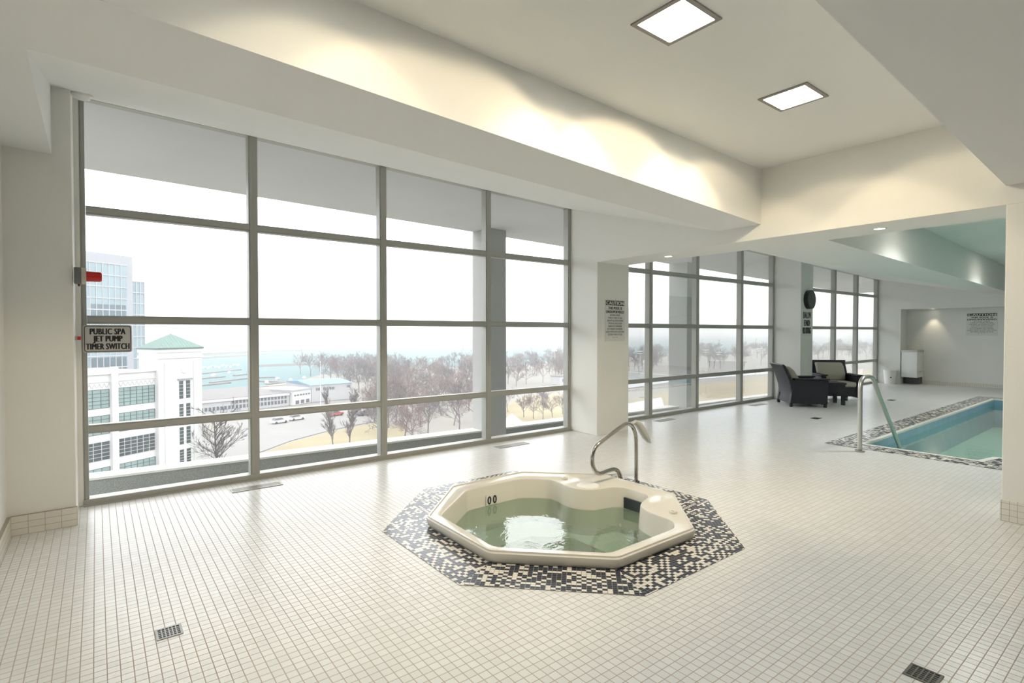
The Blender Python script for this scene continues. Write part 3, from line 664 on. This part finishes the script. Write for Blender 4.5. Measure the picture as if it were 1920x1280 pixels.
for n, (a, b) in enumerate((((372, 672), (475, 665)), ((372, 665.5), (470, 662)), ((480, 686), (600, 682)))):
    p, q = G(*a), G(*b); bm = bmesh.new(); d = (q - p).normalized(); s = Vector((-d.y, d.x, 0)) * 2.2
    loft(bm, [[e - s + Vector((0, 0, -.7)), e - s * .4 + Vector((0, 0, .9)), e + s * .4 + Vector((0, 0, .9)), e + s + Vector((0, 0, -.7))] for e in (p, q)])
    tag(link('breakwater', bm, mat('rubble_stone', (.13, .125, .12), .95)), ['dark rock breakwater across the marina basin left of the first mullion', 'thin rock breakwater below the sandy spit', 'long rock breakwater right of the first mullion beyond the docks'][n], 'breakwater')
# docks and boats
docks = [((372, 700), (450, 692)), ((372, 709), (420, 705)), ((395, 716), (480, 706)), ((372, 722), (430, 716)), ((480, 707), (515, 706)), ((482, 713), (560, 716)), ((500, 719), (590, 712)), ((485, 725), (540, 721)), ((440, 703), (480, 698))]
for i, (a, b) in enumerate(docks):
    p, q = G(*a), G(*b); d = (q - p); L = d.length; a_ = math.atan2(d.y, d.x)
    r = empty('floating_dock', (p.x, p.y, GZ - .6), a_, ['first and farthest long dock right of the deco tower', 'short dock beside the deco tower below the farthest one', 'grey dock running behind the first window mullion', 'nearest dock left of the first mullion by the harbour building', 'short far dock just right of the first window mullion', 'second dock right of the first window mullion', 'longest dock right of the first mullion, reaching the wood', 'nearest dock right of the first mullion above the harbour hall', 'short far dock just left of the first window mullion'][i], 'dock', 'marina docks')
    link('walkway', B(0, -1.1, 0, L, 1.1, .7), DOCKM, r)
def boat_mesh():
    r = empty('boat', (0, 0, GZ - .6), 0, 'small pale boat moored in the far marina', 'boat', 'moored boats')
    bm = bmesh.new(); loft(bm, [[(x, -w_, .0), (x, -w_ * 1.2, z), (x, w_ * 1.2, z), (x, w_, 0)] for x, w_, z in ((-4, 1.0, 1.2), (0, 1.3, 1.2), (2.5, 1.0, 1.4), (4.6, .1, 1.7))]); link('hull', bm, SHEDW, r)
    link('cabin', B(-1.8, -.9, 1.2, 1.4, .9, 2.3), WB, r); return r
bt0 = boat_mesh()
bp = [(376 + k * 7, 688 - k * .5 + (k % 3) * 1.6) for k in range(11)] + [(500, 716), (520, 710), (545, 712), (570, 708), (400, 703), (430, 698)]
for i, (x, y) in enumerate(bp):
    o = bt0 if i == 0 else copy_tree(bt0); p = G(x, y); o.location = (p.x, p.y, GZ - .6); o.scale = (.6, .6, .6); o.rotation_euler.z = 1.1 + (i % 3) * .15; o['label'] = 'small pale boat in the far row moored beside the deco tower' if i < 11 else 'small pale boat moored at the docks by the first mullion'

# ---------------- white deco building with the green pyramid roof
VPU = math.atan((1370 - 960) / FPX)                  # facade direction, right of the view axis
fw2 = Vector((math.cos(AL), math.sin(AL), 0)); rt2 = Vector((math.sin(AL), -math.cos(AL), 0))
ud = (fw2 * math.cos(VPU) + rt2 * math.sin(VPU)).normalized(); nb = Vector((-ud.y, ud.x, 0))   # nb points away to the left/back
def frame_at(px, d): p = CAM + fw2 * d + rt2 * ((px - 960) / FPX * d); return Vector((p.x, p.y, 0))
def along(px, d0x, d0):   # distance along the facade from its reference pixel
    O = frame_at(d0x, d0); t = (px - 960) / FPX
    # solve (O + s*ud - CAM) lateral = t * depth
    ol, od = (O - CAM).dot(rt2), (O - CAM).dot(fw2); ul, ue = ud.dot(rt2), ud.dot(fw2)
    return (t * od - ol) / (ul - t * ue)
D0 = 80.0; O0 = frame_at(290, D0); ROT = math.atan2(ud.y, ud.x)
Lm = Matrix.Rotation(ROT, 4, 'Z')
def zat(y, d): return 1.5 - (y - 622) * d / FPX
bld = empty('deco_building', O0, ROT, 'white art deco building with a square tower under a green pyramid roof', 'building')
s_l, s_pl, s_pr = along(100, 290, D0), along(205, 290, D0), along(217, 290, D0)
st = along(372, 290, D0)
ztop = zat(694, D0)
# body: local x along the facade, local y to the back
link('wall', B(s_l, 0, -22, .2, 14, ztop), WB, bld)
link('parapet', B(s_l, -.25, ztop - .1, 0, .4, ztop + .25, s_l, -.12, ztop - 1.15, 0, 0, ztop - .95), WB, bld)
bm = bmesh.new(); k = 0; x = s_l
while x < -.3:      # zigzag frieze
    loft(bm, [[(x, -.03, ztop - 1.9), (x + .28, -.03, ztop - 1.35), (x + .34, -.03, ztop - 1.42), (x + .06, -.03, ztop - 1.97)], [(x, .01, ztop - 1.9), (x + .28, .01, ztop - 1.35), (x + .34, .01, ztop - 1.42), (x + .06, .01, ztop - 1.97)]])
    loft(bm, [[(x + .28, -.03, ztop - 1.42), (x + .56, -.03, ztop - 1.97), (x + .62, -.03, ztop - 1.9), (x + .34, -.03, ztop - 1.35)], [(x + .28, .01, ztop - 1.42), (x + .56, .01, ztop - 1.97), (x + .62, .01, ztop - 1.9), (x + .34, .01, ztop - 1.35)]]); x += .62
link('frieze', bm, mat('frieze_grey', (.36, .37, .37), .8), bld)  # zigzag pattern in its own plain grey
for a, b in ((s_pl, s_pr),): link('pilaster', B(a, -.45, -22, b, 0, ztop + .9), WB, bld)
sp0 = s_l - (s_pl - s_l) * 0
def deco_window(x0, x1, z0, z1, dark, nx, nz):
    f = link('window', B(x0, -.02, z0, x1, .05, z1), PANED if dark else PANE, bld)
    bm = bmesh.new()
    for i in range(nx + 1): x = x0 + (x1 - x0) * i / nx; box(bm, x - .035, -.06, z0, x + .035, -.015, z1)
    for i in range(nz + 1): z = z0 + (z1 - z0) * i / nz; box(bm, x0, -.06, z - .03, x1, -.015, z + .03)
    link('glazing_bars', bm, MULL if not dark else SHEDW, f)
for row in range(5):
    zt = zat(721, D0) - 3.59 * row; zb = zt - 2.55
    deco_window(s_pr + .1, -.15, zb, zt, row == 2, 6, 5)
    deco_window(s_l + .2, s_pl - .15, zb, zt, row == 2, 6, 5)
# tower
tw = st
zr = zat(651, 84); td = tw * .62; hr = 2.15
link('tower', B(0, -.7, -22, tw, td - .7, zr - .2, .9, -.85, -22, 1.5, -.7, zr - 2.2, tw - 1.5, -.85, -22, tw - .9, -.7, zr - 2.2), WB, bld)
link('tower_cap', B(-.12, -.85, zr - 1.6, tw + .12, td - .55, zr - 1.25, -.1, -.82, zr - .7, tw + .1, td - .6, zr), WB, bld)
bm = bmesh.new(); e = .22; zz = zr; cy_ = td / 2 - .7; hy = td / 2 + e
vs = [bm.verts.new(p) for p in ((-e, cy_ - hy, zz), (tw + e, cy_ - hy, zz), (tw + e, cy_ + hy, zz), (-e, cy_ + hy, zz), (tw / 2, cy_, zz + hr))]
for a, b, c in ((0, 1, 4), (1, 2, 4), (2, 3, 4), (3, 0, 4)): bm.faces.new((vs[a], vs[b], vs[c]))
bm.faces.new(vs[:4]); rf = link('roof', bm, COPPER, bld)
bm = bmesh.new()
for i in range(1, 14):
    f_ = i / 14; x = -e + (tw + 2 * e) * f_; q = 1 - abs(2 * f_ - 1)
    tube(bm, [(x, cy_ - hy, zz + .02), (x, cy_ - hy + hy * q, zz + hr * q + .02)], .035, 4)
    y = cy_ - hy + 2 * hy * f_
    tube(bm, [(-e, y, zz + .02), (-e + (tw / 2 + e) * q, y, zz + hr * q + .02)], .035, 4)
link('roof_seams', bm, mat('pale_copper', (.19, .27, .245), .6), rf)
link('eaves', B(-e, cy_ - hy, zz - .22, tw + e, cy_ + hy, zz), mat('dark_copper', (.075, .11, .10), .6), bld)
c0, c1, c2, c3 = [along(px_, 290, D0) for px_ in (329, 336.5, 342, 349.5)]
zd = 83.2
for (a, b) in ((c0, c1), (c2, c3)):
    for yt, yb in ((714, 747), (757, 790), (801, 833), (843, 869)):
        f = link('tower_window', B(a, -.74, zat(yb, zd), b, -.68, zat(yt, zd)), PANED, bld)
        bm = bmesh.new()
        for k in range(1, 5): z = zat(yb, zd) + (zat(yt, zd) - zat(yb, zd)) * k / 5; box(bm, a, -.77, z - .03, b, -.74, z + .03)
        link('glazing_bars', bm, SHEDW, f)
link('window_hood', B(c0 - .3, -1.0, zat(712, zd), c3 + .3, -.7, zat(709.5, zd)), mat('hood_grey', (.22, .23, .23), .7), bld)
bm = bmesh.new(); cyl(bm, ((c0 + c3) / 2, -.70, zat(693, zd)), ((c0 + c3) / 2, -.78, zat(693, zd)), .62, .55, 28); link('medallion', bm, mat('medallion_white', (.44, .44, .44), .8), bld)

# ---------------- tall glass tower behind it
D1 = 150.0; O1 = frame_at(250, D1)
VPT = math.atan((1330 - 960) / FPX); ut = (fw2 * math.cos(VPT) + rt2 * math.sin(VPT)).normalized()
def along2(px):
    t = (px - 960) / FPX; ol, od = (O1 - CAM).dot(rt2), (O1 - CAM).dot(fw2); return (t * od - ol) / (ut.dot(rt2) - t * ut.dot(fw2))
TWF = mat('tower_frame', (.30, .31, .335), .8)
gt = empty('apartment_tower', O1, math.atan2(ut.y, ut.x), 'tall pale glass apartment tower rising behind the white deco building', 'building')
sl, s1, s2 = along2(130), along2(238), along2(273); zt = zat(482, D1)
link('frame_wall', B(sl, 0, -22, 0, 14, zt), TWF, gt)
link('glass_wall', B(sl + .5, -.15, -20, s1, 0, zt - 2.6), TOWERG, gt)
bm = bmesh.new()
zf = zt - 2.6
while zf > -14: box(bm, sl, -.32, zf - .14, s1, -.15, zf + .14); zf -= 3.1
x = sl
while x < s1: box(bm, x - .09, -.30, -20, x + .09, -.15, zt - 2.6); x += (s1 - sl) / 9
link('facade_grid', bm, SHEDW, gt)
for za_, zb_ in ((zat(600, D1), zat(573, D1)), (zat(690, D1), zat(668, D1))): link('dark_glazing', B(s1 - (s1 - sl) * .66, -.22, za_, s1 - .3, -.10, zb_), TOWERD, gt)
zl = zat(527, D1)
link('lower_block', B(0, .4, -22, s2, 12, zl), TOWERG, gt)
bm = bmesh.new(); zf = zl
while zf > -14: box(bm, 0, .22, zf - .14, s2, .4, zf + .10); zf -= 3.1
for k in range(4): x = s2 * k / 3; box(bm, x - .1, .25, -20, x + .1, .4, zl)
link('lower_grid', bm, SHEDW, gt)
bm = bmesh.new()
for k in range(5): x = .3 + (s2 * .75) * k / 4; box(bm, x - .06, .5, zl, x + .06, .62, zl + 1.6)
box(bm, .3, .5, zl + 1.5, .3 + s2 * .75, .62, zl + 1.62); link('roof_railing', bm, SHEDW, gt)
link('balcony', B(s2, 1, zat(640, D1), s2 + 1.2, 4, zat(638, D1), s2, 1, zat(625, D1), s2 + 1.2, 4, zat(623, D1)), SHEDW, gt)

# ---------------- long buildings by the shore
def block(name, pxa, ya, pxb, yb, ytop, depth, label, cat='building', wallm=None, roofm=None, rise=0):
    """a box standing on the ground with its front base line through two ground points"""
    a, b = G(pxa, ya), G(pxb, yb); d = b - a; L = d.length
    h = (ya - ytop) / FPX * (a - CAM).dot(FW)
    r = empty(name, (a.x, a.y, GZ), math.atan2(d.y, d.x), label, cat)
    link('wall', B(0, 0, 0, L, depth, h), wallm or SHEDW, r)
    bm = bmesh.new(); loft(bm, [[(x, -.4, h), (x, depth / 2, h + rise), (x, depth + .4, h), (x, depth / 2, h - .05)] for x in (-.4, L + .4)]) if rise else box(bm, -.3, -.3, h, L + .3, depth + .3, h + .35)
    link('roof', bm, roofm or ROOFG, r); return r, L, h
def winrow(r, x0, x1, n, z0, z1, m=None):
    st_ = (x1 - x0) / n
    for k in range(n): link('window', B(x0 + st_ * (k + .18), -.07, z0, x0 + st_ * (k + .82), .03, z1), m or DARKW, r)
r, L, h = block('harbour_building', 330, 783, 542, 760, 757, 30, 'long low grey roofed harbour building with rows of small windows')
winrow(r, L * .12, L * .98, 26, h * .22, h * .50); winrow(r, L * .45, L * .98, 16, h * .62, h * .84)
link('fascia', B(0, -.5, h * .88, L, 0, h + .2), WB, r)
r, L, h = block('harbour_hall', 549, 760, 583, 754, 733, 9, 'pale hall between the long grey building and the blue roofed shed', wallm=WB, roofm=mat('pale_roof', (.30, .33, .36), .7))
winrow(r, L * .05, L * .97, 6, h * .62, h * .72); winrow(r, L * .1, L * .95, 3, h * .05, h * .30)
r, L, h = block('blue_roofed_shed', 584, 754, 660, 747, 722, 22, 'white clad shed with a bright blue roof beside the bare trees', roofm=ROOFB, rise=.9)
for a in (.10, .27, .44): winrow(r, L * a, L * (a + .12), 3, h * .66, h * .82)
winrow(r, L * .86, L * .96, 3, h * .72, h * .86)
p = G(601, 762); fp = empty('flagpole', (p.x, p.y, GZ), 0, 'thin white flagpole in front of the blue roofed shed', 'pole')
bm = bmesh.new(); cyl(bm, (0, 0, 0), (0, 0, 14), .14, .06, 8); link('pole', bm, WB, fp); bm = bmesh.new(); cyl(bm, (0, 0, 13.95), (0, 0, 14.25), .18, .1, 8); link('finial', bm, WB, fp)
p = G(1060, 722); r, L, h = block('small_white_hut', 1050, 722, 1066, 720, 706, 5, 'small white hut among the bare trees at the end of the first window')
winrow(r, L * .2, L * .8, 2, h * .4, h * .7)

# ---------------- cars
def car(px, py, rz, m, label, group=None):
    p = G(px, py); r = empty('car', (p.x, p.y, GZ), rz, label, 'car', group)
    bm = bmesh.new(); loft(bm, [[(x, -.85, .3), (x, -.85, z), (x, .85, z), (x, .85, .3)] for x, z in ((-2.15, .75), (-1.9, .9), (1.1, .95), (2.1, .75))]); link('body', bm, m, r)
    bm = bmesh.new(); loft(bm, [[(x, -.72, .9), (x, -.66, z), (x, .66, z), (x, .72, .9)] for x, z in ((-1.8, .95), (-1.3, 1.42), (.2, 1.42), (1.0, .95))]); link('cabin', bm, DARKW, r)
    for x in (-1.35, 1.3):
        for s in (-1, 1): bm = bmesh.new(); cyl(bm, (x, s * .7, .32), (x, s * .9, .32), .32, n=14); link('wheel', bm, BLACK, r)
CR = mat('red_car_paint', (.42, .07, .05), .4); CK = mat('dark_car_paint', (.04, .045, .055), .4); CW = mat('white_car_paint', (.5, .5, .5), .4)
car(630, 779, .4, CR, 'red car parked by the road behind the narrow trees')
for i, (x, y, m) in enumerate(((672, 775, CK), (681, 778, CK), (690, 773, CK), (699, 777, CK), (706, 771, CK), (712, 776, CK))): car(x, y, .5 + .1 * (i % 2), m, 'dark car in the cluster parked beside the bare wood', 'dark parked cars')
for i, (x, y) in enumerate(((524, 793), (556, 787))): car(x, y, .3, CW, ['white car on the road left of the narrow trees', 'white car by the road under the harbour hall'][i])

# ---------------- bare trees
def tree_mesh(kind, seed, H=11.0):
    rnd_ = random.Random(seed); bm = bmesh.new()
    def br(p, d, L, r, lev):
        n = 3 if lev < 2 else 2; pts = [p.copy()]; q = p.copy(); dd = d.copy()
        for i in range(n):
            dd = (dd + Vector((rnd_.uniform(-.18, .18), rnd_.uniform(-.18, .18), .06 if lev else 0))).normalized(); q = q + dd * (L / n); pts.append(q.copy())
        tube(bm, pts, [max(r, .03) * (1 - .6 * i / n) for i in range(n + 1)], 5 if lev == 0 else 3, caps=False)
        if lev >= maxl: return
        kids = K[lev]
        for k in range(kids):
            t = rnd_.uniform(T0[lev], 1); idx = min(int(t * n), n - 1); base = pts[idx].lerp(pts[idx + 1], t * n - idx)
            a = rnd_.uniform(0, 6.28); ax = dd.orthogonal().normalized(); ax.rotate(Matrix.Rotation(a, 3, dd))
            sp_a = rnd_.uniform(*SPR[min(lev, 2)]); nd = (dd * math.cos(sp_a) + ax * math.sin(sp_a)).normalized()
            br(base, nd, L * rnd_.uniform(*LR[min(lev, 2)]) * (1.25 - .5 * t if lev == 0 else 1), r * (.42 if lev == 0 else .5), lev + 1)
    if kind == 'round': maxl, K, T0, SPR, LR = 4, (9, 5, 5, 4), (.28, .3, .3, .3), ((.5, 1.0), (.4, .9), (.4, .9)), ((.5, .75), (.45, .65), (.4, .6)); br(Vector((0, 0, -.2)), Vector((0, 0, 1)), H * .62, .21, 0)
    elif kind == 'poplar': maxl, K, T0, SPR, LR = 3, (46, 5, 4), (.1, .2, .2), ((.2, .4), (.2, .5), (.3, .5)), ((.16, .24), (.4, .6), (.4, .6)); br(Vector((0, 0, -.2)), Vector((0, 0, 1)), H * .95, .15, 0)
    else: maxl, K, T0, SPR, LR = 4, (22, 5, 4, 3), (.15, .25, .3, .3), ((.75, 1.05), (.35, .7), (.3, .6)), ((.34, .52), (.4, .55), (.4, .55)); br(Vector((0, 0, -.2)), Vector((0, 0, 1)), H * .85, .24, 0)
    me = bpy.data.meshes.new('bare_tree'); bm.to_mesh(me); bm.free(); return me
VAR = []
for i in range(6):
    me = tree_mesh('round', 10 + i, 11 + (i % 3)); me.materials.append([BARK, BARKR][i % 2]); VAR.append(me)
POP = []
for i in range(2): me = tree_mesh('poplar', 40 + i, 11); me.materials.append(BARK); POP.append(me)
BIG = tree_mesh('big', 77, 14); BIG.materials.append(BARKD)
def tree(px, py, me, label, group=None, s=1.0, name='bare_tree'):
    p = G(px, py); o = bpy.data.objects.new(name, me); o.location = (p.x, p.y, GZ); o.rotation_euler = (0, 0, random.uniform(0, 6.28)); o.scale = (s, s, s); COL.objects.link(o); return tag(o, label, 'tree', group)
tree(404, 893, BIG, 'large dark bare tree standing beside the white deco tower', s=.80)
tree(625, 838, POP[0], 'narrow upright bare tree on the tan grass, left one of two', s=1.0)
tree(655, 834, POP[1], 'narrow upright bare tree on the tan grass, right one of two', s=1.0)
def wood(n, poly, label, group, s0, s1, ordered=True):
    xs = [p[0] for p in poly]; ys = [p[1] for p in poly]; k = 0; placed = []; tries = 0
    def inside(x, y):
        c = False
        for i in range(len(poly)):
            x1, y1 = poly[i - 1]; x2, y2 = poly[i]
            if (y1 > y) != (y2 > y) and x < (x2 - x1) * (y - y1) / (y2 - y1) + x1: c = not c
        return c
    while k < n:
        x, y = random.uniform(min(xs), max(xs)), min(ys) + (max(ys) - min(ys)) * random.random() ** 1.3
        g_ = G(x, y); tries += 1
        if inside(x, y) and (tries > 4000 or all((g_ - q).length > 5.5 for q in placed)):
            placed.append(g_)
            v = random.randrange(6); sc_ = random.uniform(s0, s1); tall = (11 + v % 3) * sc_ > 12 * (s0 + s1) / 2
            tree(x, y, VAR[v], '%s %s bare tree %s' % ('tall' if tall else 'shorter', ['grey', 'reddish brown'][v % 2], label), group, sc_); k += 1
wood(44, [(560, 700), (600, 694), (722, 690), (722, 742), (664, 740), (600, 708)], 'in the wood behind the blue roofed shed', 'trees behind the blue roofed shed', .8, 1.1)
wood(96, [(722, 694), (915, 690), (915, 800), (800, 835), (722, 850), (700, 790)], 'in the dense wood seen through the third pane column', 'trees of the dense wood', .75, 1.05)
wood(50, [(925, 686), (1090, 678), (1090, 715), (925, 730)], 'in the park beyond the tan lawn', 'trees beyond the lawn', .8, 1.1)
wood(110, [(1150, 668), (1460, 660), (1700, 656), (1700, 672), (1450, 684), (1150, 704)], 'in the hazy wood beyond the sports field', 'trees beyond the sports field', 1.0, 1.35)
for i, (x, y) in enumerate(((982, 782), (1000, 785), (1018, 786), (1036, 782), (1022, 764), (952, 772), (1055, 776))):
    tree(x, y, VAR[i % 6], ['bare tree nearest the footpath on the tan lawn', 'bare tree second along the tan lawn', 'bare tree with dark trunk in the middle of the tan lawn', 'low forked bare tree near the end jamb', 'bare tree set back behind the lawn row', 'bare tree beside the outdoor column', 'bare tree against the end jamb of the first window'][i], None, .62)
# sports field lights
for i, (x, y, h_) in enumerate(((1200, 712, 14), (1323, 706, 14), (1348, 700, 12), (1416, 702, 14), (1424, 700, 14), (1040, 700, 14))):
    p = G(x, y); r = empty('floodlight_pole', (p.x, p.y, GZ), AL, 'thin pale floodlight pole by the sports field', 'pole', 'floodlight poles')
    bm = bmesh.new(); cyl(bm, (0, 0, 0), (0, 0, h_), .22, .12, 8); link('pole', bm, SHEDW, r)
    link('lamp_bar', B(-.15, -1.6, h_ - .2, .15, 1.6, h_ + .2, -.15, -1.3, h_ - 1.3, .15, 1.3, h_ - 1.0), WB, r)
# humid lake air: a thin scattering layer over the shore and the water
HZ = bpy.data.materials.new('lake_haze'); HZ.use_nodes = True; n = HZ.node_tree; n.nodes.clear()
o_ = n.nodes.new('ShaderNodeOutputMaterial'); vs_ = n.nodes.new('ShaderNodeVolumeScatter'); vs_.inputs['Density'].default_value = HAZE; vs_.inputs['Color'].default_value = (.97, .985, 1, 1); vs_.inputs['Anisotropy'].default_value = 0.0
n.links.new(vs_.outputs[0], o_.inputs['Volume'])
bm = B(-3000, 20, -24, 5000, 6000, 60); hz = link('haze', bm, HZ); hz['kind'] = 'structure'
